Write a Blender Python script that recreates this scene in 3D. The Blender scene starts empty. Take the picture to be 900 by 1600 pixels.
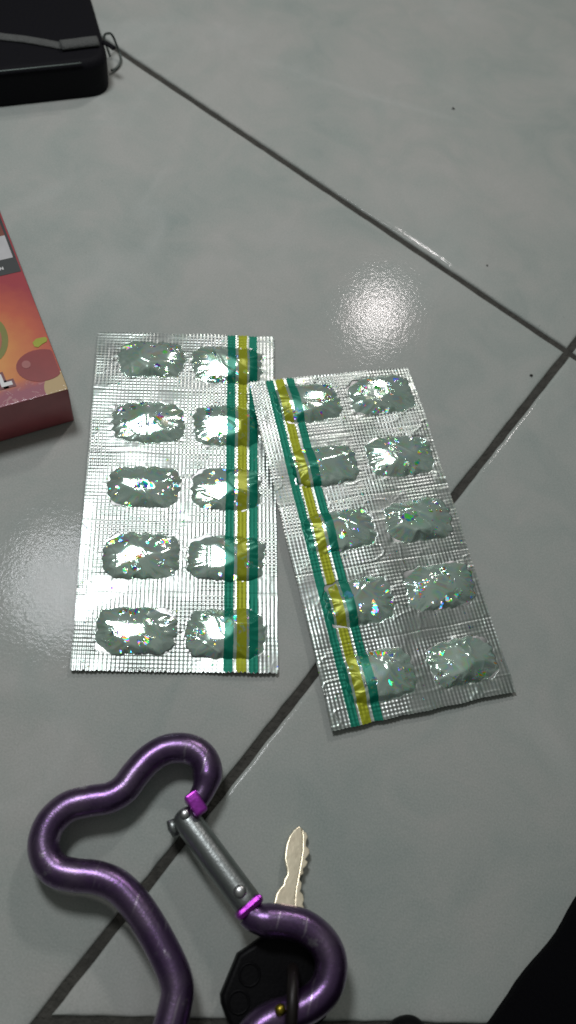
import bpy, bmesh, math, random
import numpy as np
from mathutils import Matrix, Vector

# ------------------------------------------------------------------ camera, world, lamps, exposure
SC = bpy.context.scene
COL = SC.collection
PITCH, ROLL, FPX, CAMH = 0.46586878, 0.29012003, 1290.0, 0.25
cp, sp, cr, sr = math.cos(PITCH), math.sin(PITCH), math.cos(ROLL), math.sin(ROLL)
ROT = np.array([[1, 0, 0], [0, cp, -sp], [0, sp, cp]]) @ np.array([[cr, -sr, 0], [sr, cr, 0], [0, 0, 1]])
CAM = np.array([0.0, 0.0, CAMH])
cam_d = bpy.data.cameras.new("camera")
cam = bpy.data.objects.new("camera", cam_d)
COL.objects.link(cam)
cam.matrix_world = Matrix.Translation(Vector(CAM)) @ Matrix(ROT.tolist()).to_4x4()
cam_d.sensor_fit = 'VERTICAL'
cam_d.sensor_height = 36.0
cam_d.lens = FPX / 1600 * 36
cam_d.clip_start, cam_d.clip_end = 0.01, 50
cam_d.dof.use_dof = True
cam_d.dof.focus_distance = 0.265
cam_d.dof.aperture_fstop = 13
SC.camera = cam

world = bpy.data.worlds.new("World")
SC.world = world
world.use_nodes = True
wb = world.node_tree.nodes["Background"]
# a dim room: paler overhead, darker towards the walls, uneven all round
wn, wl_ = world.node_tree.nodes, world.node_tree.links
wtc = wn.new("ShaderNodeTexCoord")
wsep = wn.new("ShaderNodeSeparateXYZ")
wl_.new(wtc.outputs["Generated"], wsep.inputs[0])
wns = wn.new("ShaderNodeTexNoise")
wns.inputs["Scale"].default_value = 3.4
wns.inputs["Detail"].default_value = 3
wl_.new(wtc.outputs["Generated"], wns.inputs["Vector"])
wad = wn.new("ShaderNodeMath")
wad.operation = 'MULTIPLY_ADD'
wl_.new(wns.outputs[0], wad.inputs[0])
wad.inputs[1].default_value = 1.3
wl_.new(wsep.outputs[2], wad.inputs[2])
wr_ = wn.new("ShaderNodeValToRGB")
wsc = wn.new("ShaderNodeMath")
wsc.operation = 'MULTIPLY'
wsc.inputs[1].default_value = 0.60
wl_.new(wad.outputs[0], wsc.inputs[0])
wl_.new(wsc.outputs[0], wr_.inputs[0])
wr_.color_ramp.elements[0].position, wr_.color_ramp.elements[0].color = 0.70, (0.32, 0.35, 0.33, 1)
wr_.color_ramp.elements[1].position, wr_.color_ramp.elements[1].color = 1.0, (1.0, 1.0, 0.94, 1)
e_ = wr_.color_ramp.elements.new(0.88)
e_.color = (0.60, 0.66, 0.63, 1)
wl_.new(wr_.outputs[0], wb.inputs[0])
wb.inputs[1].default_value = 0.20


def lamp(name, loc, target, size, power, color):
    d = bpy.data.lights.new(name, 'AREA')
    d.shape = 'DISK'
    d.size, d.energy, d.color = size, power, color
    o = bpy.data.objects.new(name, d)
    COL.objects.link(o)
    o.location = loc
    o.rotation_euler = (Vector(target) - Vector(loc)).to_track_quat('-Z', 'Y').to_euler()
    return o


LZ = 0.50
LAMP_B = np.array([-0.0600 - 0.2230 * LZ / 0.93, 0.0800 + 0.2910 * LZ / 0.93, LZ])
lamp("ceiling_lamp", (0.0114 + 0.0341 * LZ / 0.7504, 0.2199 + 0.6601 * LZ / 0.7504, LZ), (0.01, 0.20, 0), 0.058, 0.88, (1.0, 0.93, 0.92))
lamp("ceiling_lamp", tuple(LAMP_B), (-0.03, 0.1, 0), 0.105, 1.35, (0.95, 0.96, 1.0))

SC.view_settings.view_transform = 'Standard'
SC.view_settings.look = 'None'
SC.view_settings.gamma = 1
SC.view_settings.exposure = -0.15
SC.cycles.filter_width = 1.7
SC.cycles.sample_clamp_indirect = 4

rng = np.random.default_rng(7)


# ------------------------------------------------------------------ helpers
def at(px, py, z=0.0):
    """the point of the place at height z that the photograph's pixel (900x1600) looks at"""
    d = ROT @ np.array([(px - 450) / FPX, -(py - 800) / FPX, -1.0])
    return CAM + d * ((z - CAM[2]) / d[2])


def link(o, parent=None):
    COL.objects.link(o)
    if parent is not None:
        o.parent = parent
    return o


def tag(o, label=None, cat=None, group=None, kind=None):
    for k, v in (("label", label), ("category", cat), ("group", group), ("kind", kind)):
        if v:
            o[k] = v
    return o


def empty(name, loc=(0, 0, 0)):
    o = bpy.data.objects.new(name, None)
    o.empty_display_size = 0.01
    o.location = loc
    return link(o)


def mesh_np(name, V, F, mat=None, parent=None, smooth=True, normals=None, uv=None, attrs=None):
    """V (n,3), F (m,4|3) -> one mesh object"""
    V = np.asarray(V, np.float32)
    F = np.asarray(F, np.int32)
    me = bpy.data.meshes.new(name)
    k = F.shape[1]
    me.vertices.add(len(V))
    me.vertices.foreach_set("co", V.ravel())
    me.loops.add(F.size)
    me.loops.foreach_set("vertex_index", F.ravel())
    me.polygons.add(len(F))
    me.polygons.foreach_set("loop_start", np.arange(0, F.size, k, dtype=np.int32))
    me.polygons.foreach_set("loop_total", np.full(len(F), k, np.int32))
    me.update(calc_edges=True)
    me.polygons.foreach_set("use_smooth", np.full(len(F), smooth))
    if uv is not None:
        l = me.uv_layers.new(name="UVMap")
        l.data.foreach_set("uv", np.asarray(uv, np.float32)[F.ravel()].ravel())
    if normals is not None:
        me.normals_split_custom_set_from_vertices([tuple(n) for n in normals])
    if mat:
        me.materials.append(mat)
    return link(bpy.data.objects.new(name, me), parent)


def mesh_bm(name, bm, mat=None, parent=None, smooth=False, angle=None):
    bmesh.ops.recalc_face_normals(bm, faces=bm.faces)
    me = bpy.data.meshes.new(name)
    bm.to_mesh(me)
    bm.free()
    if smooth:
        me.polygons.foreach_set("use_smooth", np.full(len(me.polygons), True))
        if angle:
            me.set_sharp_from_angle(angle=math.radians(angle))
    if mat:
        me.materials.append(mat)
    o = link(bpy.data.objects.new(name, me), parent)
    if smooth and angle:
        wm = o.modifiers.new("weighted", 'WEIGHTED_NORMAL')
        wm.keep_sharp = True
        wm.weight = 100
    return o


def prism(poly, z0, z1, bevel=0.0, seg=2):
    """poly: list of (x, y) -> closed prism"""
    bm = bmesh.new()
    a = [bm.verts.new((p[0], p[1], z0)) for p in poly]
    b = [bm.verts.new((p[0], p[1], z1)) for p in poly]
    n = len(poly)
    bm.faces.new(b)
    bm.faces.new(a[::-1])
    for i in range(n):
        bm.faces.new((a[i], a[(i + 1) % n], b[(i + 1) % n], b[i]))
    bmesh.ops.recalc_face_normals(bm, faces=bm.faces)
    if bevel:
        es = [e for e in bm.edges if all(abs(v.co.z - z1) < 1e-7 for v in e.verts)]
        bmesh.ops.bevel(bm, geom=es, offset=bevel, segments=seg, profile=0.5, affect='EDGES', clamp_overlap=True)
    return bm


def vnoise(x, y, seed=0):
    """smooth value noise, -1..1"""
    r = np.random.default_rng(seed)
    T = r.uniform(-1, 1, (64, 64))
    xi, yi = np.floor(x).astype(int), np.floor(y).astype(int)
    fx, fy = x - xi, y - yi
    fx, fy = fx * fx * (3 - 2 * fx), fy * fy * (3 - 2 * fy)
    g = lambda i, j: T[i % 64, j % 64]
    return (g(xi, yi) * (1 - fx) + g(xi + 1, yi) * fx) * (1 - fy) + (g(xi, yi + 1) * (1 - fx) + g(xi + 1, yi + 1) * fx) * fy


def spline(pts, per=14, closed=False):
    """Catmull-Rom through pts"""
    P = np.asarray(pts, float)
    n = len(P)
    out = []
    rngi = range(n) if closed else range(n - 1)
    for i in rngi:
        if closed:
            p0, p1, p2, p3 = P[i - 1], P[i], P[(i + 1) % n], P[(i + 2) % n]
        else:
            p0, p1, p2, p3 = P[max(i - 1, 0)], P[i], P[i + 1], P[min(i + 2, n - 1)]
        for k in range(per):
            t = k / per
            out.append(0.5 * (2 * p1 + (p2 - p0) * t + (2 * p0 - 5 * p1 + 4 * p2 - p3) * t * t + (3 * p1 - p0 - 3 * p2 + p3) * t ** 3))
    if not closed:
        out.append(P[-1])
    return np.array(out)


def resample(P, step):
    d = np.r_[0, np.cumsum(np.linalg.norm(np.diff(P, axis=0), axis=1))]
    s = np.linspace(0, d[-1], max(3, int(d[-1] / step)))
    return np.stack([np.interp(s, d, P[:, k]) for k in range(3)], 1)


def tube(P, R, seg=24, closed=False, cap=True, up=(0, 0, 1), flat=1.0):
    """sweep a circle of radius R (number or array) along P"""
    P = np.asarray(P, float)
    n = len(P)
    R = np.full(n, R) if np.isscalar(R) else np.asarray(R)
    if closed:
        T = np.roll(P, -1, 0) - np.roll(P, 1, 0)
    else:
        T = np.gradient(P, axis=0)
    T /= np.linalg.norm(T, axis=1)[:, None]
    S = np.cross(T, np.asarray(up, float))
    S /= np.linalg.norm(S, axis=1)[:, None]
    N = np.cross(S, T)
    a = np.arange(seg) * 2 * math.pi / seg
    V = (P[:, None] + R[:, None, None] * (np.cos(a)[None, :, None] * S[:, None] + flat * np.sin(a)[None, :, None] * N[:, None])).reshape(-1, 3)
    m = n if closed else n - 1
    i = np.arange(m)[:, None]
    j = np.arange(seg)[None]
    i2, j2 = (i + 1) % n, (j + 1) % seg
    F = np.stack([i * seg + j, i2 * seg + j, i2 * seg + j2, i * seg + j2], -1).reshape(-1, 4)[:, ::-1]
    if cap and not closed:
        V = np.r_[V, P[:1], P[-1:]]
        c0, c1 = n * seg, n * seg + 1
        jj = np.arange(seg)
        f0 = np.stack([np.full(seg, c0), jj, (jj + 1) % seg, (jj + 1) % seg], 1)
        # tiny caps as triangles are kept in quads form is invalid, so add rings instead
        V = np.r_[V[:-2], np.repeat(P[:1], seg, 0) + (V[:seg] - P[0]) * 0.02, np.repeat(P[-1:], seg, 0) + (V[(n - 1) * seg:n * seg] - P[-1]) * 0.02]
        r0, r1 = n * seg, (n + 1) * seg
        F = np.r_[F, np.stack([r0 + jj, jj, (jj + 1) % seg, r0 + (jj + 1) % seg], 1)[:, ::-1],
                  np.stack([r1 + jj, (n - 1) * seg + jj, (n - 1) * seg + (jj + 1) % seg, r1 + (jj + 1) % seg], 1)]
    return V, F


# ------------------------------------------------------------------ materials
class NT:
    def __init__(self, name):
        self.m = bpy.data.materials.new(name)
        self.m.use_nodes = True
        self.t = self.m.node_tree
        self.b = self.t.nodes["Principled BSDF"]

    def node(self, typ, ins=None, **kw):
        n = self.t.nodes.new(typ)
        for k, v in kw.items():
            setattr(n, k, v)
        for k, v in (ins or {}).items():
            self.put(n.inputs[k], v)
        return n

    def put(self, sock, v):
        if isinstance(v, bpy.types.NodeSocket):
            self.t.links.new(v, sock)
        elif isinstance(v, (tuple, list)) and sock.type == 'RGBA' and len(v) == 3:
            sock.default_value = (*v, 1)
        else:
            sock.default_value = v

    def math(self, op, a, b=0.0, c=None, clamp=False):
        ins = {0: a, 1: b}
        if c is not None:
            ins[2] = c
        return self.node('ShaderNodeMath', ins, operation=op, use_clamp=clamp).outputs[0]

    def mix(self, f, a, b, blend='MIX'):
        n = self.node('ShaderNodeMix', data_type='RGBA', blend_type=blend)
        self.put(n.inputs[0], f)
        self.put(n.inputs[6], a)
        self.put(n.inputs[7], b)
        return n.outputs[2]

    def ramp(self, f, stops, interp='LINEAR'):
        n = self.node('ShaderNodeValToRGB', {0: f})
        cr_ = n.color_ramp
        cr_.interpolation = interp
        while len(cr_.elements) < len(stops):
            cr_.elements.new(0.5)
        for e, (p, c) in zip(cr_.elements, stops):
            e.position = p
            e.color = (*c, 1) if len(c) == 3 else c
        return n.outputs[0]

    def noise(self, vec, scale, detail=2.0, rough=0.5, dist=0.0):
        return self.node('ShaderNodeTexNoise', {'Vector': vec, 'Scale': scale, 'Detail': detail, 'Roughness': rough, 'Distortion': dist})

    def set(self, **kw):
        for k, v in kw.items():
            self.put(self.b.inputs[k.replace('_', ' ')], v)
        return self

    def bump(self, h, strength=1.0, dist=0.001, normal=None):
        ins = {'Height': h, 'Strength': strength, 'Distance': dist}
        if normal is not None:
            ins['Normal'] = normal
        return self.node('ShaderNodeBump', ins).outputs[0]

    def coord(self, which='Object'):
        return self.node('ShaderNodeTexCoord').outputs[which]


def plain(name, color, rough=0.5, metal=0.0, bump=None, var=0.0, **kw):
    n = NT(name)
    co = n.coord()
    c = color
    if var:
        f = n.noise(co, 300, 3).outputs[0]
        c = n.mix(f, tuple(x * (1 - var) for x in color), tuple(min(1, x * (1 + var)) for x in color))
    n.set(Base_Color=c, Roughness=rough, Metallic=metal, **kw)
    if bump:
        sc, st, di = bump
        n.set(Normal=n.bump(n.noise(co, sc, 3).outputs[0], st, di))
    return n.m


def tile_material():
    n = NT("glazed_tile")
    co = n.coord()
    big = n.noise(co, 9, 4, 0.55, 0.6).outputs[0]
    mid = n.noise(co, 38, 4, 0.6, 1.2).outputs[0]
    base = n.ramp(n.math('ADD', n.math('MULTIPLY', big, 0.65), n.math('MULTIPLY', mid, 0.35)),
                  [(0.34, (0.300, 0.355, 0.325)), (0.46, (0.370, 0.405, 0.370)), (0.55, (0.415, 0.43, 0.395)), (0.68, (0.465, 0.465, 0.435))])
    # pale marble veins
    v = n.noise(co, 7, 3, 0.5, 1.2).outputs[0]
    vein = n.ramp(n.math('ABSOLUTE', n.math('SUBTRACT', v, 0.5)), [(0.0, (1, 1, 1)), (0.05, (0, 0, 0))])
    gate = n.ramp(n.noise(co, 11, 2).outputs[0], [(0.46, (0, 0, 0)), (0.62, (1, 1, 1))])
    base = n.mix(n.math('MULTIPLY', n.math('MULTIPLY', vein, gate), 0.26), base, (0.56, 0.58, 0.55))
    # greenish smears
    sm = n.ramp(n.noise(co, 22, 5, 0.6, 0.8).outputs[0], [(0.55, (0, 0, 0)), (0.70, (1, 1, 1))])
    base = n.mix(n.math('MULTIPLY', sm, 0.30), base, (0.30, 0.375, 0.335))
    dust = n.node('ShaderNodeTexVoronoi', {'Vector': co, 'Scale': 130.0})
    dk = n.node('ShaderNodeSeparateColor', {0: dust.outputs['Color']}).outputs
    dm = n.math('MULTIPLY', n.math('LESS_THAN', dust.outputs['Distance'], n.math('MULTIPLY', dk[0], 0.055)), n.math('GREATER_THAN', dk[1], 0.80))
    base = n.mix(n.math('MULTIPLY', dm, 0.55), base, (0.12, 0.12, 0.10))
    scuff = n.ramp(n.noise(n.node('ShaderNodeMapping', {'Vector': co, 'Rotation': (0, 0, 0.7), 'Scale': (60, 6, 1)}).outputs[0], 1.0, 4, 0.6).outputs[0], [(0.60, (0, 0, 0)), (0.74, (1, 1, 1))])
    base = n.mix(n.math('MULTIPLY', scuff, 0.12), base, (0.30, 0.30, 0.28))
    grain = n.noise(co, 1900, 2, 0.7).outputs[0]
    base = n.mix(0.16, base, n.ramp(grain, [(0.3, (0.16, 0.17, 0.165)), (0.7, (0.72, 0.72, 0.70))]))
    h1 = n.noise(co, 900, 2, 0.5).outputs[0]
    h2 = n.noise(co, 380, 2, 0.5).outputs[0]
    nb = n.bump(n.math('ADD', h1, n.math('MULTIPLY', h2, 0.9)), 1.0, 0.00003)
    n.set(Base_Color=base, Roughness=0.085, Normal=nb)
    n.put(n.b.inputs['Specular IOR Level'], 0.065)
    return n.m


STRIP_W, STRIP_H = 0.0617, 0.1255
GRATING = (-0.13, -0.12, 0.98)        # the hologram's little mirrors lean this way


def foil_material(name, embossed):
    """holographic aluminium laminate with a green-yellow-green printed band; UV is in units of the strip"""
    n = NT(name)
    uv = n.node('ShaderNodeUVMap').outputs[0]
    mm = n.node('ShaderNodeVectorMath', {0: uv, 1: (STRIP_W * 1000, STRIP_H * 1000, 1)}, operation='MULTIPLY').outputs[0]   # millimetres
    sx = n.node('ShaderNodeSeparateXYZ', {0: uv}).outputs[0]
    wob = n.math('MULTIPLY', n.math('SUBTRACT', n.noise(mm, 0.5, 2).outputs[0], 0.5), 0.006)
    sx = n.math('ADD', sx, wob)
    silver, green, yellow, white = ((0.58, 0.59, 0.585) if embossed else (0.90, 0.91, 0.90)), (0.0, 0.20, 0.125), (0.33, 0.37, 0.014), (0.90, 0.91, 0.89)
    stops = [(0.0, silver), (0.729, green), (0.775, white), (0.790, yellow), (0.840, white), (0.855, green), (0.901, silver)]
    printed = n.ramp(sx, stops, 'CONSTANT')
    isink = n.ramp(sx, [(0.0, (0, 0, 0)), (0.729, (1, 1, 1)), (0.775, (0, 0, 0)), (0.790, (1, 1, 1)), (0.840, (0, 0, 0)), (0.855, (1, 1, 1)), (0.901, (0, 0, 0))], 'CONSTANT')
    # diffraction: hue follows the mirrored direction, cell by cell
    wp = n.node('ShaderNodeVectorMath', {0: n.noise(mm, 0.55, 1.5, 0.5).outputs['Color'], 1: (3.0, 3.0, 0)}, operation='MULTIPLY').outputs[0]
    wmm = n.node('ShaderNodeVectorMath', {0: mm, 1: wp}, operation='ADD').outputs[0]
    cell = n.node('ShaderNodeTexVoronoi', {'Vector': wmm, 'Scale': 0.27 if not embossed else 0.9})
    geo = n.node('ShaderNodeNewGeometry')
    cs = n.node('ShaderNodeSeparateColor', {0: cell.outputs['Color']}).outputs
    refl = n.node('ShaderNodeVectorMath', {0: geo.outputs['Incoming'], 1: geo.outputs['Normal']}, operation='REFLECT').outputs[0]
    rs = n.node('ShaderNodeSeparateXYZ', {0: refl}).outputs
    ph = n.math('ADD', n.math('MULTIPLY', rs[0], 3.1), n.math('MULTIPLY', rs[1], 4.3))
    hue = n.math('FRACT', n.math('ADD', ph, n.math('MULTIPLY', cs[0], 0.6)))
    rb = n.ramp(hue, [(0.0, (0.60, 0.10, 0.025)), (0.16, (0.55, 0.30, 0.02)), (0.30, (0.16, 0.55, 0.015)), (0.48, (0.004, 0.55, 0.12)), (0.64, (0.01, 0.42, 0.55)), (0.78, (0.015, 0.08, 0.65)), (0.90, (0.30, 0.04, 0.55)), (1.0, (0.60, 0.10, 0.025))])
    zone = n.ramp(n.noise(mm, 0.30, 3, 0.6).outputs[0], [(0.50, (0, 0, 0)), (0.58, (1, 1, 1))])
    pick = n.math('MULTIPLY', n.math('GREATER_THAN', cs[1], 0.25 if not embossed else 0.93), n.math('LESS_THAN', cell.outputs['Distance'], n.math('ADD', 0.30, n.math('MULTIPLY', cs[2], 0.30))))
    holo = n.math('MULTIPLY', n.math('MULTIPLY', zone, pick), n.math('SUBTRACT', 1.0, n.math('MULTIPLY', isink, 0.75)))
    tint = n.mix(n.noise(mm, 0.12, 2).outputs[0], ((0.54, 0.80, 0.66) if not embossed else (0.70, 0.82, 0.75)), ((0.86, 0.95, 0.89) if not embossed else (0.90, 0.91, 0.89)))
    base = n.mix(isink, n.mix(1.0, printed, tint, 'MULTIPLY'), printed)
    hs = n.math('FRACT', n.math('ADD', ph, n.math('MULTIPLY', n.noise(mm, 0.25, 2).outputs[0], 1.5)))
    soft = n.ramp(hs, [(0.0, (0.8, 0.40, 0.25)), (0.25, (0.45, 0.8, 0.25)), (0.5, (0.15, 0.8, 0.45)), (0.75, (0.22, 0.42, 0.85)), (1.0, (0.8, 0.40, 0.25))])
    band = n.ramp(n.noise(mm, 0.16, 2).outputs[0], [(0.42, (0, 0, 0)), (0.60, (1, 1, 1))])
    base = n.mix(n.math('MULTIPLY', band, 0.42 if not embossed else 0.12), base, n.mix(isink, soft, printed))
    col = n.mix(holo, base, rb)
    scr = n.noise(mm, 6.0 if embossed else 2.2, 3, 0.6).outputs[0]
    # every little cell of the hologram lies at its own slight tilt
    loc = n.node('ShaderNodeVectorMath', {0: wmm, 1: cell.outputs['Position']}, operation='SUBTRACT').outputs[0]
    tv = n.node('ShaderNodeVectorMath', {0: cell.outputs['Color'], 1: (0.5, 0.5, 0.5)}, operation='SUBTRACT').outputs[0]
    tilt = n.node('ShaderNodeVectorMath', {0: loc, 1: tv}, operation='DOT_PRODUCT').outputs['Value']
    nb = n.bump(scr, 0.10 if embossed else 0.10, 0.00012)
    nb = n.bump(n.math('MULTIPLY', tilt, holo), 1.0, 0.0004 if not embossed else 0.00004, nb)
    hv = n.node('ShaderNodeVectorMath', {0: tv, 1: (0.26, 0.26, 0.1)}, operation='MULTIPLY').outputs[0]
    hv = n.node('ShaderNodeVectorMath', {0: hv, 1: GRATING}, operation='ADD').outputs[0]
    hv = n.node('ShaderNodeVectorMath', {0: hv}, operation='NORMALIZE').outputs[0]
    mv = n.node('ShaderNodeMix', data_type='VECTOR')
    n.put(mv.inputs[0], holo if not embossed else 0.0)
    n.put(mv.inputs[4], nb)
    n.put(mv.inputs[5], hv)
    nb = n.node('ShaderNodeVectorMath', {0: mv.outputs[1]}, operation='NORMALIZE').outputs[0]
    n.set(Base_Color=col, Metallic=n.math('SUBTRACT', 0.92 if embossed else 0.66, n.math('MULTIPLY', isink, 0.40)),
          Roughness=n.math('ADD', n.math('ADD', 0.33 if embossed else 0.13, n.math('MULTIPLY', isink, 0.22)), n.math('MULTIPLY', holo, 0.0 if embossed else 0.10)), Normal=nb)
    return n.m


M = {}
M['tile'] = tile_material()
M['grout'] = plain("grout", (0.052, 0.051, 0.043), 0.9, bump=(700, 1.0, 0.0010), var=0.55)
M['foil'] = foil_material("embossed_foil", True)
M['pocket'] = foil_material("smooth_foil", False)
M['foil_back'] = plain("foil_back", (0.72, 0.73, 0.72), 0.35, 1.0)


def anodised():
    n = NT("purple_anodised_aluminium")
    co = n.coord()
    g = n.noise(co, 1500, 2, 0.7).outputs[0]
    w = n.noise(co, 90, 4, 0.6).outputs[0]
    c = n.mix(g, (0.035, 0.008, 0.07), (0.15, 0.06, 0.215))
    c = n.mix(n.ramp(w, [(0.45, (0, 0, 0)), (0.75, (1, 1, 1))]), c, (0.18, 0.12, 0.21))
    sc = n.noise(n.node('ShaderNodeMapping', {'Vector': co, 'Rotation': (0.3, 0.2, 0.9), 'Scale': (900, 70, 300)}).outputs[0], 1.0, 2, 0.5).outputs[0]
    c = n.mix(n.math('MULTIPLY', n.ramp(sc, [(0.66, (0, 0, 0)), (0.72, (1, 1, 1))]), 0.55), c, (0.42, 0.36, 0.45))
    rub = n.ramp(n.noise(co, 140, 5, 0.7).outputs[0], [(0.62, (0, 0, 0)), (0.70, (1, 1, 1))])
    c = n.mix(n.math('MULTIPLY', rub, 0.8), c, (0.38, 0.34, 0.40))
    n.set(Base_Color=c, Metallic=0.9, Roughness=n.math('ADD', 0.20, n.math('MULTIPLY', w, 0.14)),
          Normal=n.bump(g, 0.35, 0.0002), Coat_Weight=0.9, Coat_IOR=1.65, Coat_Roughness=0.36)
    return n.m


M['purple'] = anodised()
M['bright_purple'] = plain("cut_purple_aluminium", (0.36, 0.05, 0.44), 0.30, 0.9, bump=(700, 0.4, 0.0002))
M['gate'] = plain("grey_aluminium", (0.30, 0.325, 0.315), 0.36, 0.95, bump=(1400, 0.3, 0.0002), var=0.15)
M['rivet'] = plain("rivet_steel", (0.42, 0.43, 0.42), 0.30, 1.0)
M['brass'] = plain("nickel_brass", (0.98, 0.84, 0.62), 0.30, 0.72, bump=(420, 0.35, 0.0002), var=0.12)
M['black_plastic'] = plain("black_plastic", (0.0025, 0.0025, 0.003), 0.5, bump=(1200, 0.4, 0.0002), Specular_IOR_Level=0.12)
M['dark_bronze'] = plain("dark_ring_metal", (0.012, 0.009, 0.008), 0.45, 0.3)
M['gold'] = plain("gold_metal", (0.30, 0.24, 0.03), 0.35, 1.0)
M['pouch'] = plain("black_pouch_cloth", (0.004, 0.004, 0.006), 0.7, bump=(900, 0.6, 0.0004), Specular_IOR_Level=0.15)
M['zip'] = plain("grey_tape", (0.085, 0.09, 0.085), 0.75, bump=(1500, 1.0, 0.0006), var=0.3)
M['wire'] = plain("grey_wire", (0.10, 0.12, 0.11), 0.4, 0.8)
M['cloth'] = plain("black_cloth", (0.0025, 0.0025, 0.0035), 0.9, bump=(900, 0.8, 0.0006), Specular_IOR_Level=0.05)
M['speck'] = plain("dirt", (0.02, 0.018, 0.015), 0.9)

# ------------------------------------------------------------------ the floor: tiles with sunken grout
GA = -0.40299106
U1 = np.array([-math.cos(GA), -math.sin(GA)])       # along the grout line that runs up-left
V1 = np.array([math.sin(GA), -math.cos(GA)])        # along the grout line that runs down-left
P0 = at(889, 549)[:2]
G = 0.0014
SIZE = 0.40
corner = lambda u, v: tuple(P0 + U1 * u + V1 * v)

floor = mesh_bm("floor", prism([(-3, -3), (3, -3), (3, 3), (-3, 3)], -0.03, -0.0011), M['grout'])
tag(floor, kind='structure')


def rag(poly, n_of=None, seed=1):
    """edges a little worn: a point every 4 mm, each off line by up to 0.15 mm"""
    out = []
    rg = np.random.default_rng(seed)
    for i in range(len(poly)):
        p, q = np.array(poly[i]), np.array(poly[(i + 1) % len(poly)])
        L = np.linalg.norm(q - p)
        nn = np.array([-(q - p)[1], (q - p)[0]]) / L
        k = n_of[i] if n_of else max(2, int(L / 0.004))
        for j in range(k):
            out.append(tuple(p + (q - p) * j / k + nn * (rg.uniform(-1, 1) * 0.00014 if j else 0)))
    return out


def tile(poly):
    a = sum(poly[i][0] * poly[(i + 1) % len(poly)][1] - poly[(i + 1) % len(poly)][0] * poly[i][1] for i in range(len(poly)))
    poly = poly if a > 0 else poly[::-1]
    n = len(rag(poly))
    C_ = np.array(poly)
    e = np.roll(C_, -1, 0) - C_
    nn = np.stack([-e[:, 1], e[:, 0]], 1) / np.linalg.norm(e, axis=1)[:, None]
    pv = np.roll(nn, 1, 0)
    mit = (nn + pv) / (1 + np.sum(nn * pv, 1))[:, None]
    seed_ = int(rng.integers(1 << 30))
    V, levels = [], ((0, -0.0030), (0, -0.0011), (0.00015, -0.00072), (0.0004, -0.00042), (0.0008, -0.00024), (0.0016, -0.00011), (0.0032, -0.00003), (0.0060, 0.0))
    for off, z in levels:
        q = np.array(rag([tuple(c) for c in C_ + mit * off], n_of=[max(2, int(np.linalg.norm(v) / 0.004)) for v in e], seed=seed_))
        V.append(np.c_[q, np.full(n, z)])
    V = np.concatenate(V)
    bm = bmesh.new()
    vs_ = [bm.verts.new(v) for v in V]
    for l in range(len(levels) - 1):
        for k in range(n):
            bm.faces.new((vs_[l * n + k], vs_[l * n + (k + 1) % n], vs_[(l + 1) * n + (k + 1) % n], vs_[(l + 1) * n + k]))
    bm.faces.new(vs_[-n:])
    return mesh_bm("tile", bm, M['tile'], floor, smooth=True, angle=80)


tile([corner(G, G), corner(SIZE, G), corner(SIZE, SIZE), corner(G, SIZE)])
tile([corner(G, -G), corner(SIZE, -G), corner(SIZE, -SIZE), corner(G, -SIZE)])
tile([corner(-G, -G), corner(-SIZE, -G), corner(-SIZE, -SIZE), corner(-G, -SIZE)])
# the tile below the diagonal joint is cut short along the bottom of the picture
ba, bb = at(60, 1587)[:2], at(420, 1594)[:2]
bd = (bb - ba) / np.linalg.norm(bb - ba)


def cut(u, off):
    """where the line v -> corner(u, v) meets the cut line shifted by off"""
    q = ba + np.array([bd[1], -bd[0]]) * off
    A = np.array([V1, -bd]).T
    s = np.linalg.solve(A, q - (P0 + U1 * u))
    return s[0]


c0, c1 = cut(-G, 0), cut(-0.30, 0)
tile([corner(-G, G), corner(-0.30, G), corner(-0.30, max(c1, 0.02)), corner(-G, c0)])
d0, d1 = cut(-G, 0.0045), cut(-0.30, 0.0045)
tile([corner(-G, d0), corner(-0.30, max(d1, 0.03)), corner(-0.30, SIZE), corner(-G, SIZE)])

# ------------------------------------------------------------------ the two pill strips


def ridged(x, y, seed):
    return 1 - 2 * np.abs(vnoise(x, y, seed))

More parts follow.
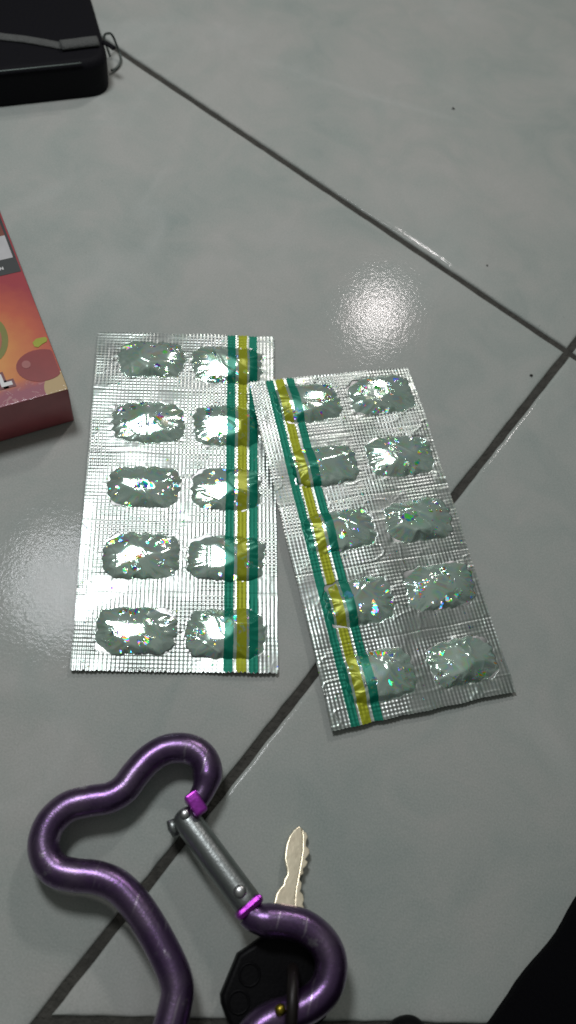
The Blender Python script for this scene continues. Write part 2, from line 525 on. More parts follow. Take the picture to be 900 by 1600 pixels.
def pill_strip(corners, pockets, seed, label, back_teeth, tight, crumple):
    """corners: canonical TL, TR, BR, BL in the place; pockets: image positions of the ten pill pockets"""
    r = np.random.default_rng(seed)
    TL, TR, BR, BL = [np.asarray(c, float) for c in corners]
    NX, NY = 330, 660
    s = np.linspace(0, 1, NX)
    t = np.linspace(0, 1, NY)
    S, T = np.meshgrid(s, t)
    X, Y = S * STRIP_W * 1000, T * STRIP_H * 1000            # mm
    W_, H_ = STRIP_W * 1000, STRIP_H * 1000

    def place(s_, t_):
        s_, t_ = np.asarray(s_)[..., None], np.asarray(t_)[..., None]
        return (BL * (1 - s_) + BR * s_) * (1 - t_) + (TL * (1 - s_) + TR * s_) * t_

    def inverse(p):
        g = np.array([0.5, 0.5])
        for _ in range(20):
            q = place(g[0], g[1])
            J = np.stack([(place(g[0] + 1e-4, g[1]) - q)[:2], (place(g[0], g[1] + 1e-4) - q)[:2]], 1) / 1e-4
            g = g + np.linalg.solve(J, (p - q)[:2])
        return g

    # crinkles and lie of the sheet (mm)
    h = 0.45 * vnoise(X / 17 + 3, Y / 21, seed) + 0.12 * vnoise(X / 6, Y / 7 + 9, seed + 1)
    crk = np.clip(ridged(X / 7 + 0.4 * vnoise(X / 5, Y / 5, seed + 8), Y / 4.2, seed + 2) - 0.62, 0, 1)
    h += crumple * (0.4 + 0.6 * np.clip(1.5 * vnoise(X / 15, Y / 15, seed + 31) + 0.3, 0, 1)) * crk
    crk2 = np.clip(ridged(X / 3.4, Y / 6.1, seed + 3) - 0.7, 0, 1)
    h += 0.07 * crk2
    emb = np.ones_like(h)
    mask = np.full(h.shape, -1)
    H0 = h.copy()
    for k, (px, py, zp) in enumerate(pockets):
        cs, ct = inverse(at(px, py, zp))
        hw, hh = 11.7 * r.uniform(0.95, 1.05), 7.7 * r.uniform(0.93, 1.06)
        a, b = (X - cs * W_) / hw, (Y - ct * H_) / hh
        th = np.arctan2(b, a)
        n1, n2 = r.integers(13, 18), r.integers(19, 26)
        p1, p2 = r.uniform(0, 6.28, 2)
        wob = 1 + 0.028 * np.cos(n1 * th + p1) + 0.010 * np.cos(n2 * th + p2) + 0.05 * vnoise(np.cos(th) * 2 + 5, np.sin(th) * 2 + 5, seed + 20 + k)
        rad = (np.abs(a) ** 4.2 + np.abs(b) ** 4.2) ** (1 / 4.2) / wob
        inside = rad < 1
        # foil drawn tight over the tablet: flat top and folded facets
        Hp = r.uniform(2.3, 2.9)
        lam = 0.11
        pc = place(cs, ct) + np.array([0, 0, 0.003])
        sl_ = np.array([r.uniform(-0.12, 0.12), r.uniform(-0.12, 0.12)])
        if r.uniform() < tight:                              # a top that faces the window-side lamp
            hv = (LAMP_B - pc) / np.linalg.norm(LAMP_B - pc) + (CAM - pc) / np.linalg.norm(CAM - pc)
            ax, ay = (BR - BL)[:2] / np.linalg.norm((BR - BL)[:2]), (TL - BL)[:2] / np.linalg.norm((TL - BL)[:2])
            sl_ = np.array([-(hv[:2] @ ax) / hv[2], -(hv[:2] @ ay) / hv[2]]) + r.uniform(-0.035, 0.035, 2)
            sl_ = np.clip(sl_, -0.15, 0.15)
        acc = np.exp(-(Hp + a * hw * sl_[0] + b * hh * sl_[1] - 0.12 * (a ** 2 + b ** 2)) / lam)
        na = 6
        for q in range(na):
            ang = (q + r.uniform(-0.35, 0.35)) * 2 * math.pi / na
            ed, sl = r.uniform(0.20, 0.60), r.uniform(0.75, 1.2)
            pl = Hp * (1.0 - (a * math.cos(ang) + b * math.sin(ang) - ed) * sl / (1 - ed) * 0.8)
            acc += np.exp(-np.clip(pl, -3, 9) / lam)
        dome = -lam * np.log(acc)
        # pleats run in from the rim
        pl1 = np.abs(((th / (2 * math.pi) * n1 + p1) % 1) - 0.5) * 2
        pl2 = np.abs(((th / (2 * math.pi) * n2 + p2 + 0.8 * rad) % 1) - 0.5) * 2
        env = np.clip((rad - 0.55) / 0.30, 0, 1) * np.clip((1.0 - rad) / 0.16, 0, 1)
        dome += env * (0.34 * (pl1 - 0.5) * (0.5 + 0.9 * np.abs(vnoise(th * 2 + 9, th * 0 + k, seed + 70))) + 0.10 * (pl2 - 0.5))
        rim = np.clip((1.0 - rad) * 7.0, 0, None) + 0.04
        dome = -0.12 * np.log(np.exp(-np.clip(dome, -1, 9) / 0.12) + np.exp(-rim / 0.12))
        cr1 = np.clip(ridged(X / 7.5 + 3 * k, Y / 5.5 + k * 1.7 + 0.12 * X, seed + 40 + k) - 0.66, 0, 1)
        cr2 = vnoise(X / 2.2 + 5 * k, Y / 1.9, seed + 60 + k)
        dome += (0.34 * cr1 + 0.05 * vnoise(X / 3.4 + k, Y / 2.8 + 2 * k, seed + 80)) * np.clip((1 - rad) * 4, 0, 1)
        h = np.where(inside, np.maximum(dome, -0.25) + 0.25 * H0, h)
        mask[inside] = k
        # puckers radiating into the flat seal around the pocket
        out = np.clip(1 - (rad - 1) / 0.33, 0, 1) * (rad >= 1)
        h += out ** 2 * 0.16 * np.cos(n1 * th + p1) * vnoise(X / 3 + 9, Y / 3, seed + 13)
        emb = np.where(inside, 0.0, emb * (1 - 0.15 * np.clip(1 - (rad - 1) / 0.06, 0, 1)))
    # waffle embossing of the seal, stronger here and there
    pitch = 1.26
    e1, e2 = np.cos(2 * math.pi * X / pitch), np.cos(2 * math.pi * Y / pitch)
    k1 = 0.65 + 0.5 * np.clip(0.5 + 0.9 * vnoise(X / 9, Y / 12, seed + 5), 0, 1)
    k2 = np.clip(0.6 + 0.9 * vnoise(X / 11 + 4, Y / 8, seed + 6), 0.2, 1)
    press = np.clip(1.05 + 1.6 * vnoise(X / 8 + 2, Y / 9, seed + 33), 0.25, 1)
    h += press * emb * 0.055 * (k1 * e1 + k2 * e2)
    # score lines between the rows
    for row in range(1, 5):
        tr = row * H_ / 5 + 0.8 * (row - 2.5) * 0
        h -= 0.08 * np.exp(-((Y - tr - 0.25 * vnoise(X / 8, X * 0 + row, seed + 7)) / 0.28) ** 2)
    # a little smoothing
    for _ in range(1):
        g = h.copy()
        g[1:-1, 1:-1] = (h[1:-1, 1:-1] * 4 + h[:-2, 1:-1] + h[2:, 1:-1] + h[1:-1, :-2] + h[1:-1, 2:]) / 8
        h = g
    # edges: pinked at the ends, slightly wavy at the sides
    tooth = np.abs(((X / pitch) % 1) - 0.5) * 2
    torn = vnoise(X / 3, X * 0 + 2, seed + 9)
    wb_ = np.clip(1 - Y / 1.4, 0, 1)
    wt_ = np.clip(1 - (H_ - Y) / 1.4, 0, 1)
    Yd = Y + wb_ * (0.62 * (tooth - 0.5) + 0.12 * torn) + wt_ * (back_teeth * (tooth - 0.5) + 0.35 * torn * (1 - back_teeth))
    wl = np.clip(1 - X / 3, 0, 1) - np.clip(1 - (W_ - X) / 3, 0, 1)
    Xd = X + wl * 0.16 * vnoise(Y / 6, Y * 0 + 7, seed + 10)
    P = place(Xd / W_, Yd / H_)
    P[..., 2] += h / 1000
    # normals of the whole sheet, kept across the split into parts
    du = np.gradient(P, axis=1)
    dv = np.gradient(P, axis=0)
    N = np.cross(du, dv)
    N /= np.linalg.norm(N, axis=2)[..., None]
    idx = np.arange(NX * NY).reshape(NY, NX)
    F = np.stack([idx[:-1, :-1], idx[:-1, 1:], idx[1:, 1:], idx[1:, :-1]], -1).reshape(-1, 4)
    fm = mask[:-1, :-1].reshape(-1)
    Pf, Nf = P.reshape(-1, 3), N.reshape(-1, 3)
    UV = np.stack([S, T], -1).reshape(-1, 2)
    base = (TL + TR + BR + BL) / 4
    base[2] = 0
    root = empty("pill_strip", base)
    tag(root, label, "pill strip", "silver foil pill strips")
    for k in range(-1, len(pockets)):
        f = F[fm == k]
        used, inv = np.unique(f.ravel(), return_inverse=True)
        mesh_np("foil_sheet" if k < 0 else "pill_pocket", Pf[used] - base, inv.reshape(-1, 4),
                M['foil'] if k < 0 else M['pocket'], root, True, Nf[used], UV[used])
    # underside: the pockets swell downwards too and carry the strip
    st = 4
    Sb, Tb = Xd[::st, ::st] / W_, Yd[::st, ::st] / H_
    Pb = place(Sb, Tb)
    bulge = np.where(mask[::st, ::st] >= 0, np.clip(h[::st, ::st], 0, 3.0) * 0.45, 0)
    zb = Pb[..., 2] - 0.00012 + np.minimum(h[::st, ::st], 0.3) / 1000 * (mask[::st, ::st] < 0) - bulge / 1000
    Pb[..., 2] = np.maximum(zb, 0.0002)
    ny, nx = Sb.shape
    ib = np.arange(nx * ny).reshape(ny, nx)
    Fb = np.stack([ib[:-1, :-1], ib[1:, :-1], ib[1:, 1:], ib[:-1, 1:]], -1).reshape(-1, 4)
    mesh_np("backing_foil", Pb.reshape(-1, 3) - base, Fb, M['foil_back'], root)
    return root


zl = 0.0016
PZ = 0.0035
left = pill_strip([at(154, 517, zl), at(428, 526, zl), at(434, 1052, zl), at(110, 1046, zl)],
                  [(x, y, PZ) for x, y in ((237, 557), (231, 656), (224, 757), (220, 865), (212, 983), (356, 566), (355, 662), (354, 760), (355, 868), (353, 987))],
                  11, "left silver foil pill strip, lying flat, its striped edge tucked under the tilted strip", 0.35, 0.75, 0.16)
right = pill_strip([at(806, 1080, 0.0019), at(519, 1142, 0.0024), at(389, 598, 0.0047), at(638, 573, 0.0028)],
                   [(x, y, 0.0048) for x, y in ((597, 613), (627, 708), (656, 808), (690, 912), (727, 1030), (482, 628), (508, 724), (534, 826), (563, 937), (596, 1053))],
                   47, "right silver foil pill strip, lying tilted with one corner on top of the other strip", 0.2, 0.3, 0.30)

# ------------------------------------------------------------------ fruit carton at the left edge
BH = 0.0195
bc = at(107, 608, BH)            # its near right top corner
bl_ = at(0, 637, BH)
br_ = at(2, 334, BH)
ex = (bl_ - bc)[:2]
ex /= np.linalg.norm(ex)         # along the front edge, leftwards
ey = np.array([ex[1], -ex[0]])
ey = ey if np.dot(ey, (br_ - bc)[:2]) > 0 else -ey
print("carton right angle", math.degrees(math.acos(np.dot(ey, (br_ - bc)[:2] / np.linalg.norm((br_ - bc)[:2])))))
side = (br_ - bc)[:2]
ey = side / np.linalg.norm(side)
ex = np.array([-ey[1], ey[0]])
ex = ex if np.dot(ex, (bl_ - bc)[:2]) > 0 else -ex
carton = empty("fruit_carton", (bc[0], bc[1], 0))
tag(carton, "orange and red fruit-printed carton in clear wrap at the left edge", "carton")
BW, BL_ = 0.056, 0.088
cpt = lambda x, y, z=0.0: (ex[0] * x + ey[0] * y, ex[1] * x + ey[1] * y, z)


def carton_print():
    n = NT("carton_print")
    co = n.coord('UV')
    sp_ = n.node('ShaderNodeSeparateXYZ', {0: co}).outputs
    # UV: x leftwards from the right edge in cm, y up from the front edge in cm
    d = n.node('ShaderNodeVectorMath', {0: co, 1: (2.6, 2.0, 0)}, operation='DISTANCE').outputs['Value']
    wv = n.math('MULTIPLY', n.math('SUBTRACT', n.noise(co, 2.5, 3).outputs[0], 0.5), 0.7)
    c = n.ramp(n.math('MULTIPLY', n.math('ADD', d, wv), 0.25),
               [(0.0, (0.72, 0.38, 0.09)), (0.30, (0.64, 0.25, 0.06)), (0.58, (0.52, 0.105, 0.045)), (0.85, (0.34, 0.035, 0.045))])
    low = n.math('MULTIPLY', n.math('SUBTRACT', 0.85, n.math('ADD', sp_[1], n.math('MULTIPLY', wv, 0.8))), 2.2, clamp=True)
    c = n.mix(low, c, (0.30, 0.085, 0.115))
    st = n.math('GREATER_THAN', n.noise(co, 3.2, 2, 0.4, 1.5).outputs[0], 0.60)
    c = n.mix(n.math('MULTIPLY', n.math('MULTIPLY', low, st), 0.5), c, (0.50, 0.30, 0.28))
    cream = n.math('MULTIPLY', n.math('LESS_THAN', n.node('ShaderNodeVectorMath', {0: co, 1: (0.10, 0.16, 0)}, operation='DISTANCE').outputs['Value'], 0.62),
                   n.math('GREATER_THAN', sp_[1], -0.02))
    c = n.mix(n.math('MULTIPLY', cream, 0.9), c, (0.50, 0.38, 0.17))
    wr = n.noise(co, 4.0, 4, 0.6, 0.5).outputs[0]
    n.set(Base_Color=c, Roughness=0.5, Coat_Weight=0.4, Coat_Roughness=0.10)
    near = n.math('MULTIPLY', n.math('SUBTRACT', 0.45, sp_[1]), 3.0, clamp=True)
    hgt = n.math('ADD', n.math('MULTIPLY', wr, 0.12), n.math('MULTIPLY', near, n.noise(co, 3.2, 1, 0.4, 1.0).outputs[0]))
    n.put(n.b.inputs['Coat Normal'], n.bump(hgt, 0.6, 0.0012))
    return n.m


def film(name, color, rough=0.45):
    n = NT(name)
    co = n.coord()
    n.set(Base_Color=n.mix(n.noise(co, 160, 3).outputs[0], tuple(x * 0.8 for x in color), tuple(min(1, x * 1.15) for x in color)), Roughness=rough, Coat_Weight=0.15, Coat_Roughness=0.2)
    return n.m


bm = bmesh.new()
vs = [[bm.verts.new(cpt(x, y, z)) for (x, y) in ((0, 0), (BW, 0), (BW, BL_), (0, BL_))] for z in (0.0, BH)]
bm.faces.new(vs[1]); bm.faces.new(vs[0][::-1])
for i in range(4):
    bm.faces.new((vs[0][i], vs[0][(i + 1) % 4], vs[1][(i + 1) % 4], vs[1][i]))
bmesh.ops.recalc_face_normals(bm, faces=bm.faces)
bmesh.ops.bevel(bm, geom=list(bm.edges), offset=0.0006, segments=2, profile=0.5, affect='EDGES')
bmesh.ops.recalc_face_normals(bm, faces=bm.faces)
uvl = bm.loops.layers.uv.new("UVMap")
for f in bm.faces:
    for l in f.loops:
        p = np.array(l.vert.co[:2])
        l[uvl].uv = (p @ ex * 100, p @ ey * 100)
    nz = f.normal
    if nz.z < 0.5:
        f.material_index = 1 if np.dot(np.array(nz[:2]), ey) < -0.5 else 2
body = mesh_bm("carton_body", bm, carton_print(), carton, smooth=True, angle=40)
body.data.materials.append(film("carton_front_print", (0.44, 0.10, 0.115), 0.3))
body.data.materials.append(film("carton_side_print", (0.06, 0.055, 0.04), 0.45))


def cl(px, py):
    """photo pixel on the carton's lid -> carton coordinates"""
    p = (at(px, py, BH) - bc)[:2]
    return np.array([p @ ex, p @ ey])


def lid_poly(name, pts, mat, lift=0.00012, px=True):
    q = [cl(*p) for p in pts] if px else pts
    bm = bmesh.new()
    a = [bm.verts.new(cpt(p[0], p[1], BH + lift)) for p in q]
    b = [bm.verts.new(cpt(p[0], p[1], BH - 0.0003)) for p in q]
    bm.faces.new(a)
    for i in range(len(a)):
        bm.faces.new((a[i], a[(i + 1) % len(a)], b[(i + 1) % len(a)], b[i]))
    return mesh_bm(name, bm, mat, carton)


def ell(cx, cy, rx, ry, rot=0, n=28):
    return [(cx + rx * math.cos(t) * math.cos(rot) - ry * math.sin(t) * math.sin(rot), cy + rx * math.cos(t) * math.sin(rot) + ry * math.sin(t) * math.cos(rot))
            for t in np.arange(n) * 2 * math.pi / n]


def clipx(p, lo=0.0006):
    return [(max(x, lo), y) for x, y in p]


# printed bands across the lid (carton coordinates, metres)
yb0, yb1, yb2, yb3 = cl(33, 424)[1], cl(22, 402)[1], cl(12, 367)[1], BL_ - 0.001
dark = film("dark_band_print", (0.045, 0.05, 0.048))
lid_poly("printed_band", [(0.0007, yb0), (BW - 0.001, yb0), (BW - 0.001, yb1), (0.0007, yb1)], dark, px=False)
lid_poly("printed_band", [(0.0016, yb1), (BW - 0.001, yb1), (BW - 0.001, yb2), (0.0016, yb2)], film("pale_band_print", (0.50, 0.50, 0.50)), px=False)
lid_poly("printed_band", [(0.0018, yb2), (BW - 0.001, yb2), (BW - 0.001, yb3), (0.0018, yb3)], film("brown_band_print", (0.20, 0.07, 0.045)), px=False)
lid_poly("printed_edge", [(0.0007, yb1 + 0.0001), (0.00155, yb1 + 0.0001), (0.00175, yb3), (0.0007, yb3)], dark, px=False)
# fruit
gr = cl(57, 571)
lid_poly("fruit_slice", [tuple(cl(x, y)) for x, y in ell(-16, 532, 29, 36)], film("green_rind", (0.20, 0.205, 0.04)), px=False)
lid_poly("fruit_flesh", [tuple(cl(x, y)) for x, y in ell(-18, 533, 21, 29)], film("red_flesh", (0.40, 0.13, 0.07)), 0.0002, px=False)
lid_poly("berry", clipx([tuple(cl(x, y)) for x, y in ell(64, 571, 39, 25, -0.12)]), film("berry_red", (0.25, 0.030, 0.026)), px=False)
lid_poly("berry_shine", [tuple(cl(x, y)) for x, y in ell(41, 570, 7, 6)], film("berry_pink", (0.38, 0.13, 0.115)), 0.00022, px=False)
lid_poly("leaf", clipx([tuple(cl(x, y)) for x, y in ((51, 536), (56, 530), (64, 528), (71, 527), (76, 529), (73, 534), (66, 538), (60, 543), (54, 542))]), film("leaf_green", (0.34, 0.37, 0.02)), 0.00020, px=False)
# lettering: the end of a word, and the end of a line on the dark band
white, ink = film("white_lettering", (0.72, 0.72, 0.70)), film("dark_outline", (0.17, 0.05, 0.05))


def letter(name, strokes, ox, oy, wx, wy, slant, mat, grow=0.0, lift=0.00018):
    bm = bmesh.new()
    for st in strokes:
        cx_, cy_ = np.mean([p[0] for p in st]), np.mean([p[1] for p in st])
        q = []
        for (x, y) in st:
            gx = x * wx + (grow if x > cx_ else -grow)
            gy = y * wy + (grow if y > cy_ else -grow)
            q.append((ox - gx - gy * slant, oy + gy))
        a = [bm.verts.new(cpt(p[0], p[1], BH + lift)) for p in q]
        bm.faces.new(a)
        b = [bm.verts.new(cpt(p[0], p[1], BH - 0.0003)) for p in q]
        for i in range(len(a)):
            bm.faces.new((a[i], a[(i + 1) % len(a)], b[(i + 1) % len(a)], b[i]))
    return mesh_bm(name, bm, mat, carton)


Lst = [[(0, 0), (0.36, 0), (0.36, 1), (0, 1)], [(0.361, 0), (1, 0), (1, 0.3), (0.361, 0.3)]]
Nst = [[(0, 0), (0.26, 0), (0.26, 1), (0, 1)], [(0.74, 0), (1, 0), (1, 1), (0.74, 1)], [(0.261, 0.98), (0.261, 0.62), (0.739, 0.02), (0.739, 0.38)]]
lo = cl(3, 606)
letter("letter_outline", Lst, lo[0], lo[1], 0.0036, 0.0050, -0.05, ink, 0.0008, 0.00016)
letter("letter", Lst, lo[0], lo[1], 0.0036, 0.0050, -0.05, white, 0.0, 0.00026)
no = cl(0.2, 423)
letter("letter", Nst, no[0], no[1], 0.0013, 0.0013, 0.0, white, 0.0, 0.0002)

# ------------------------------------------------------------------ black zip pouch, top left corner
PH = 0.016
pA = at(168, 100, PH)
tl = lambda px, py, z: at(px, py, z)[:2]
e1 = tl(0, 112, PH) - tl(150, 97, PH)
e1 /= np.linalg.norm(e1)
e2 = tl(147, 0, PH) - tl(168, 72, PH)
e2 /= np.linalg.norm(e2)
k0 = tl(172, 95, PH)
outline = []
L1, L2, RC = 0.12, 0.10, 0.010
for q in (k0 + e1 * L1, k0 + e1 * RC):
    outline.append(q)
for i in range(1, 7):
    t = i / 7
    outline.append((1 - t) ** 2 * (k0 + e1 * RC) + 2 * t * (1 - t) * k0 + t * t * (k0 + e2 * RC))
for q in (k0 + e2 * RC, k0 + e2 * L2, k0 + e2 * L2 + e1 * L1):
    outline.append(q)
pouch = empty("zip_pouch", (k0[0], k0[1], 0))
tag(pouch, "black zip pouch with grey zip tape, in the top left corner", "pouch")
loc_out = [tuple(np.array(q) - k0) for q in outline]
a_ = sum(loc_out[i][0] * loc_out[(i + 1) % len(loc_out)][1] - loc_out[(i + 1) % len(loc_out)][0] * loc_out[i][1] for i in range(len(loc_out)))
if a_ < 0:
    loc_out = loc_out[::-1]
bm = prism(loc_out, 0.0003, PH, 0.0036, 6)
mesh_bm("pouch_body", bm, M['pouch'], pouch, smooth=True, angle=60)
pl3 = lambda px, py, z: at(px, py, z) - np.array([k0[0], k0[1], 0])


def ribbon(name, pts, width, thick, mat, parent):
    P_ = np.asarray(pts)
    V, F = tube(resample(spline(P_, 10), 0.0012), 1.0, 12)
    Pm = resample(spline(P_, 10), 0.0012)
    V, F = tube(Pm, width / 2, 16, flat=thick / width)
    return mesh_np(name, V, F, mat, parent)


ribbon("zip_tape", [pl3(x, y, PH + 0.0004) for x, y in ((-60, 46), (0, 57), (35, 61), (65, 66), (97, 72))], 0.0042, 0.0014, M['zip'], pouch)
ribbon("zip_pull", [pl3(x, y, PH + 0.0010) for x, y in ((95, 71), (112, 69), (135, 66), (153, 64))], 0.0056, 0.0028, M['zip'], pouch)
ribbon("piping", [pl3(x, y, PH + 0.0002) for x, y in ((-60, 117), (0, 111), (60, 105), (128, 98))], 0.0007, 0.0005, M['wire'], pouch)
ribbon("zip_end_stop", [pl3(x, y, PH - 0.001) for x, y in ((160, 66), (170, 70), (178, 76))], 0.0022, 0.0014, M['pouch'], pouch)
# split ring hanging from the pouch's corner
rp = [at(x, y, z) for x, y, z in ((172, 88, 0.0105), (163, 58, 0.012), (170, 52, 0.010), (176, 56, 0.008), (182, 70, 0.005), (188, 86, 0.0022), (188, 97, 0.0014), (182, 106, 0.0012), (174, 110, 0.0014))]
base = rp[0].copy(); base[2] = 0
V, F = tube(resample(spline(rp, 10), 0.0006), 0.00050, 10)
ring = mesh_np("wire_ring", V - base, F, M['wire'])
ring.location = base
tag(ring, "thin grey wire ring hooked at the black pouch's corner", "ring")

# ------------------------------------------------------------------ purple carabiner
RT = 0.0042
zq = lambda px, py: 0.0062 + 0.0062 * max(0.0, min(1.0, ((px - 60) * 0.45 + (py - 1150) * 0.9) / 520))
z7 = lambda pts: [(30 + x / 2.8125, 1130 + y / 2.8125) for x, y in pts]
z8 = lambda pts: [(250 + x / 2.903, 1220 + y / 2.903) for x, y in pts]
upper = z7([(762, 372), (790, 330), (815, 280), (828, 215), (812, 160), (770, 122), (710, 108), (640, 118), (570, 160), (510, 225), (460, 290), (395, 328), (310, 342), (215, 368),
            (140, 435), (108, 520), (120, 595), (165, 648), (240, 668), (340, 678), (430, 715), (510, 795), (580, 900), (640, 1010), (682, 1105), (695, 1180), (682, 1260), (660, 1340)])
upper += [(250, 1645), (238, 1685), (255, 1725), (300, 1740), (350, 1720), (372, 1680)]
lower = [(372, 1680), (385, 1640), (400, 1612)]
lower_ = z8([(505, 1085), (600, 1052), (690, 1005), (752, 940), (776, 860), (768, 785), (725, 715), (650, 660), (560, 638), (480, 632), (430, 618), (402, 596)])
path = upper + lower[1:] + lower_
P = resample(spline([at(x, y, zq(x, y)) for x, y in path], 12), 0.0007)
cb = P.mean(0).copy(); cb[2] = 0
cara = empty("carabiner", cb)
tag(cara, "purple dog-bone carabiner with grey sprung gate, at the bottom left", "carabiner")
# the nose and the hinge end are milled down to a tongue
n_ = len(P)
dist = np.arange(n_) * 0.0007
R_ = RT * np.interp(dist, [0, 0.006, 0.009], [0.66, 0.80, 1.0]) * np.interp(dist[::-1], [0, 0.003, 0.005], [0.84, 0.9, 1.0])
V, F = tube(P - cb, R_, 36)
mesh_np("hook_body", V, F, M['purple'], cara)


def axis_frame(a, b):
    d = b - a
    L = np.linalg.norm(d)
    d = d / L
    s_ = np.cross(d, (0, 0, 1)); s_ /= np.linalg.norm(s_)
    u_ = np.cross(s_, d)
    return d, s_, u_, L


ga, gb = at(281, 1267, 0.0075), at(392, 1418, 0.0110)
gd, gs, gu, gL = axis_frame(ga, gb)
ts = np.concatenate([[0, .0004, .0010, .0018, .0028], np.linspace(.004, gL - .004, 30), [gL - .0022, gL - .0010, gL - .0003, gL]])
rad_ = np.interp(ts, [0, .0004, .0010, .0018, .0028, .004, gL - .004, gL - .0022, gL - .001, gL - .0003, gL],
                 [.0012, .0022, .0030, .0035, .0037, .0038, .0038, .0038, .0037, .0034, .0028])
V, F = tube(np.array([ga + gd * t for t in ts]) - cb, rad_, 32)
gate = mesh_np("gate", V, F, M['gate'], cara)


def stud(name, c, nrm, r, h, mat, parent):
    bm = bmesh.new()
    bmesh.ops.create_uvsphere(bm, u_segments=20, v_segments=10, radius=r)
    q = Vector(nrm).to_track_quat('Z', 'Y').to_matrix()
    for v in bm.verts:
        v.co.z *= h / r
        v.co = q @ v.co + Vector(c)
    return mesh_bm(name, bm, mat, parent, smooth=True)


view = lambda p: (CAM - p) / np.linalg.norm(CAM - p)
for (px, py, rr) in ((289, 1272, .0015), (375, 1393, .0017)):
    q = at(px, py, 0.0112 if py < 1300 else 0.0142)
    # on the gate's crown
    t_ = np.dot(q - ga, gd)
    c_ = ga + gd * t_ + gs * np.clip(np.dot(q - ga, gs), -.002, .002)
    off = np.dot(c_ - ga, gs)
    c_ = c_ + gu * math.sqrt(max(.0038 ** 2 - off ** 2, 0)) * 0.98
    stud("rivet", c_ - cb, gu, rr, .0007, M['rivet'], gate)
# gate lip behind the nose slot
V, F = tube(np.array([at(266, 1281, .0075), at(270, 1293, .0072), at(276, 1306, .0070)]) - cb, np.array([.0011, .0015, .0011]), 12)
mesh_np("gate_lip", V, F, M['gate'], gate)


def slab(name, a, b, width, thick, mat, parent, up=(0, 0, 1)):
    d, s_, u_, L = axis_frame(a, b)
    bm = bmesh.new()
    for (x, y, z) in ((0, -1, -1), (1, -1, -1), (1, 1, -1), (0, 1, -1), (0, -1, 1), (1, -1, 1), (1, 1, 1), (0, 1, 1)):
        bm.verts.new(Vector(a + d * L * x + s_ * y * width / 2 + u_ * z * thick / 2))
    bm.verts.ensure_lookup_table()
    for f in ((0, 3, 2, 1), (4, 5, 6, 7), (0, 1, 5, 4), (1, 2, 6, 5), (2, 3, 7, 6), (3, 0, 4, 7)):
        bm.faces.new([bm.verts[i] for i in f])
    bmesh.ops.bevel(bm, geom=list(bm.edges), offset=min(width, thick) * 0.2, segments=2, profile=0.5, affect='EDGES')
    return mesh_bm(name, bm, mat, parent, smooth=True, angle=40)


slab("nose", at(296, 1240, .0108) - cb, at(316, 1272, .0108) - cb, .0040, .0050, M['bright_purple'], cara)
slab("hinge_collar", at(384, 1410, .0118) - cb, at(394, 1424, .0118) - cb, .0084, .0070, M['bright_purple'], cara)

# ------------------------------------------------------------------ key with black head, under the carabiner's lower lobe
kz = 0.0012
KT = 0.0022
head_px = [(392, 1477), (412, 1462), (425, 1440), (474, 1440), (515, 1470), (530, 1530), (510, 1590), (470, 1640), (400, 1650), (362, 1612), (346, 1570), (345, 1555), (372, 1490)]
head_pts = [at(x, y, 0.0055)[:2] for x, y in head_px]
kb = np.array([*np.mean(head_pts, 0), 0])
key = empty("key", kb)
tag(key, "pale metal key with wavy cut blade and black head, half under the purple carabiner", "key")
hp = [tuple(p - kb[:2]) for p in head_pts]
ar = sum(hp[i][0] * hp[(i + 1) % len(hp)][1] - hp[(i + 1) % len(hp)][0] * hp[i][1] for i in range(len(hp)))
bm = prism(hp if ar > 0 else hp[::-1], 0.0002, 0.0058, 0.0014, 3)
head = mesh_bm("key_head", bm, M['black_plastic'], key, smooth=True, angle=50)
for (px, py) in ((390, 1523), (373, 1566)):
    c_ = at(px, py, 0.0058) - kb
    tt = np.linspace(0, 2 * math.pi, 33)[:-1]
    V, F = tube(np.stack([c_[0] + .0026 * np.cos(tt), c_[1] + .0026 * np.sin(tt), np.full(32, .0058)], 1), .00035, 8, closed=True)
    mesh_np("round_stud", V, F, M['black_plastic'], head)
b5 = lambda pts: [(330 + x / 4.09, 1280 + y / 4.09) for x, y in pts]
leftp = b5([(560, 45), (530, 68), (500, 110), (483, 155), (474, 200), (468, 250), (474, 290), (482, 320), (482, 355), (462, 388), (456, 420), (432, 445), (412, 475), (398, 525), (388, 575), (384, 640), (382, 690)])
groove = b5([(578, 55), (585, 110), (582, 200), (570, 270), (556, 340), (544, 400), (532, 460), (526, 520), (524, 580), (522, 640), (521, 690)])
rightp = b5([(592, 78), (606, 84), (618, 112), (606, 140), (604, 172), (624, 192), (626, 218), (610, 242), (598, 258), (614, 276), (602, 300), (582, 320), (584, 350), (566, 362), (558, 388), (572, 408), (568, 440), (560, 462), (578, 482),
             (584, 515), (574, 545), (590, 575), (590, 640), (589, 690)])


def plate(name, px, z0, z1, bev, mat):
    q = [tuple(at(x, y, z1)[:2] - kb[:2]) for x, y in px]
    a2 = sum(q[i][0] * q[(i + 1) % len(q)][1] - q[(i + 1) % len(q)][0] * q[i][1] for i in range(len(q)))
    o = mesh_bm(name, prism(q if a2 > 0 else q[::-1], z0, z1, bev, 2), mat, key, smooth=True, angle=35)
    lean(o)
    return o


tip_xy, end_xy = at(467, 1292, .002)[:2], at(455, 1420, .002)[:2]


def lean(o):
    d = (end_xy - tip_xy) / np.linalg.norm(end_xy - tip_xy)
    for v in o.data.vertices:
        v.co.z += 0.20 * max(0.0, float((np.array(v.co[:2]) + kb[:2] - tip_xy) @ d)) * 0.8


plate("key_blade", leftp + groove[::-1], 0.0005, 0.0030, 0.00030, M['brass'])
plate("key_teeth", groove + rightp[::-1], 0.0005, 0.0024, 0.00035, M['brass'])

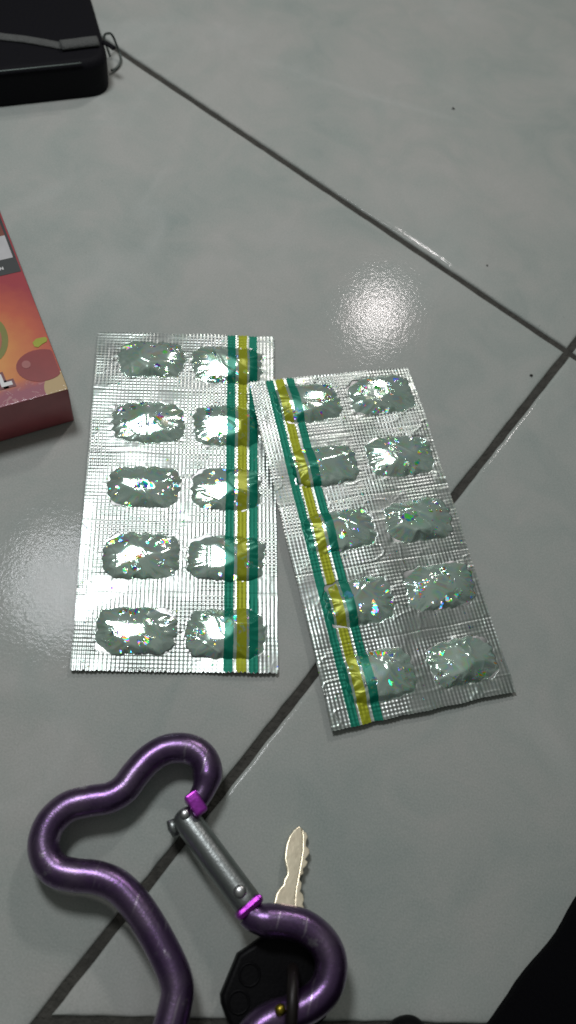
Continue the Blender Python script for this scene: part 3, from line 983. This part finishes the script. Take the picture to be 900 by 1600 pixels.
# dark ring that threads the key head onto the carabiner
rc = at(455, 1572, 0.010)
tt = np.linspace(0, 2 * math.pi, 49)[:-1]
nrm = np.array([0.95, 0.2, 0.1]); nrm /= np.linalg.norm(nrm)
w_ = np.cross(nrm, (0, 0, 1)); w_ /= np.linalg.norm(w_)
z_ = np.cross(w_, nrm)
RR = 0.0082
cpos = np.array([rc[0], rc[1], RR + 0.0006 + 0.0010])
Pr = np.array([w_ * RR * math.cos(t) + z_ * RR * math.sin(t) for t in tt])
V, F = tube(Pr, 0.0015, 14, closed=True, up=tuple(nrm))
kr = mesh_np("key_ring", V + np.array([0, 0, cpos[2]]), F, M['dark_bronze'])
kr.location = (cpos[0], cpos[1], 0)
tag(kr, "dark key ring looped around the carabiner over the black key head", "key ring")
gp = at(438, 1578, 0.0175) - np.array([cpos[0], cpos[1], 0])
stud("gold_clasp", gp, (0, 0, 1), .0014, .0012, M['gold'], kr)

# ------------------------------------------------------------------ black cloth in the lower right corner and a dark tip beside it
cA, cB = at(905, 1400)[:2], at(752, 1606)[:2]
cd = (cB - cA) / np.linalg.norm(cB - cA)
cn = np.array([-cd[1], cd[0]])
if np.dot(cn, at(890, 1590)[:2] - cA) < 0:
    cn = -cn
nu, nv = 90, 60
uu, vv = np.meshgrid(np.linspace(-0.12, 0.20, nu), np.linspace(0, 1, nv))
Lc = 0.30
prof_x = np.interp(vv, [0, .08, .2, .4, .7, 1], [0.0, -0.0005, 0.010, 0.045, 0.13, Lc])
prof_z = np.interp(vv, [0, .08, .2, .4, .7, 1], [0.0006, 0.006, 0.035, 0.085, 0.13, 0.0005])  # unseen part of the heap raised high to shade the lower floor
wav = 0.0012 * vnoise(uu * 60 + 4, vv * 2, 91) + 0.0006 * vnoise(uu * 170, vv * 4, 92)
fold = 0.0020 * vnoise(uu * 45 + vv * 3, vv * 4 + 7, 93) * np.sin(math.pi * vv)
XY = cA + uu[..., None] * cd + (prof_x + wav * (1 - vv))[..., None] * cn
Z = np.maximum(prof_z + fold, 0.0004)
PC = np.dstack([XY, Z])
ic = np.arange(nu * nv).reshape(nv, nu)
FC = np.stack([ic[:-1, :-1], ic[:-1, 1:], ic[1:, 1:], ic[1:, :-1]], -1).reshape(-1, 4)
b0 = PC.reshape(-1, 3).mean(0); b0[2] = 0
cloth = mesh_np("black_cloth", PC.reshape(-1, 3) - b0, FC, M['cloth'])
cloth.location = b0
tag(cloth, "black cloth covering the lower right corner of the floor", "cloth")

ta, tb = at(645, 1592, 0.0060), at(612, 1760, 0.006)
tdv, _, _, tL = axis_frame(ta, tb)
ts = np.r_[[0, .0003, .001, .002, .0035, .005], np.linspace(.007, tL, 12)]
rr_ = np.interp(ts, [0, .0003, .001, .002, .0035, .005, .007, tL], [.0006, .0018, .0033, .0046, .0058, .0066, .0070, .0074])
Pt = np.array([ta - tdv * 0.0008 + tdv * t for t in ts])
Pt[:, 2] = 0.0060
V, F = tube(Pt, rr_, 28, flat=0.78)
tip = mesh_np("rounded_tip", V - np.array([ta[0], ta[1], 0]), F, M['black_plastic'])
tip.location = (ta[0], ta[1], 0)
tag(tip, "black rounded tip of an object peeking in at the bottom edge", "black object")

# ------------------------------------------------------------------ specks of dirt on the tiles
for i, (px, py, rr, lab) in enumerate(((708, 170, .0006, "tiny dark speck on the upper right tile, well above the long grout line"),
                                       (830, 587, .0006, "tiny dark speck on the tile just below the crossing of the grout lines"),
                                       (761, 415, .0004, "faint tiny speck just above the long grout line at right"))):
    c_ = at(px, py, 0)
    bm = bmesh.new()
    bmesh.ops.create_icosphere(bm, subdivisions=2, radius=rr)
    for v in bm.verts:
        v.co *= 1 + 0.3 * random.Random(i * 99 + v.index).uniform(-1, 1)
        v.co.z = v.co.z * 0.5 + rr * 0.4
    o = mesh_bm("dirt_speck", bm, M['speck'], smooth=True)
    o.location = c_
    tag(o, lab, "dirt speck", "dirt specks on the tiles")
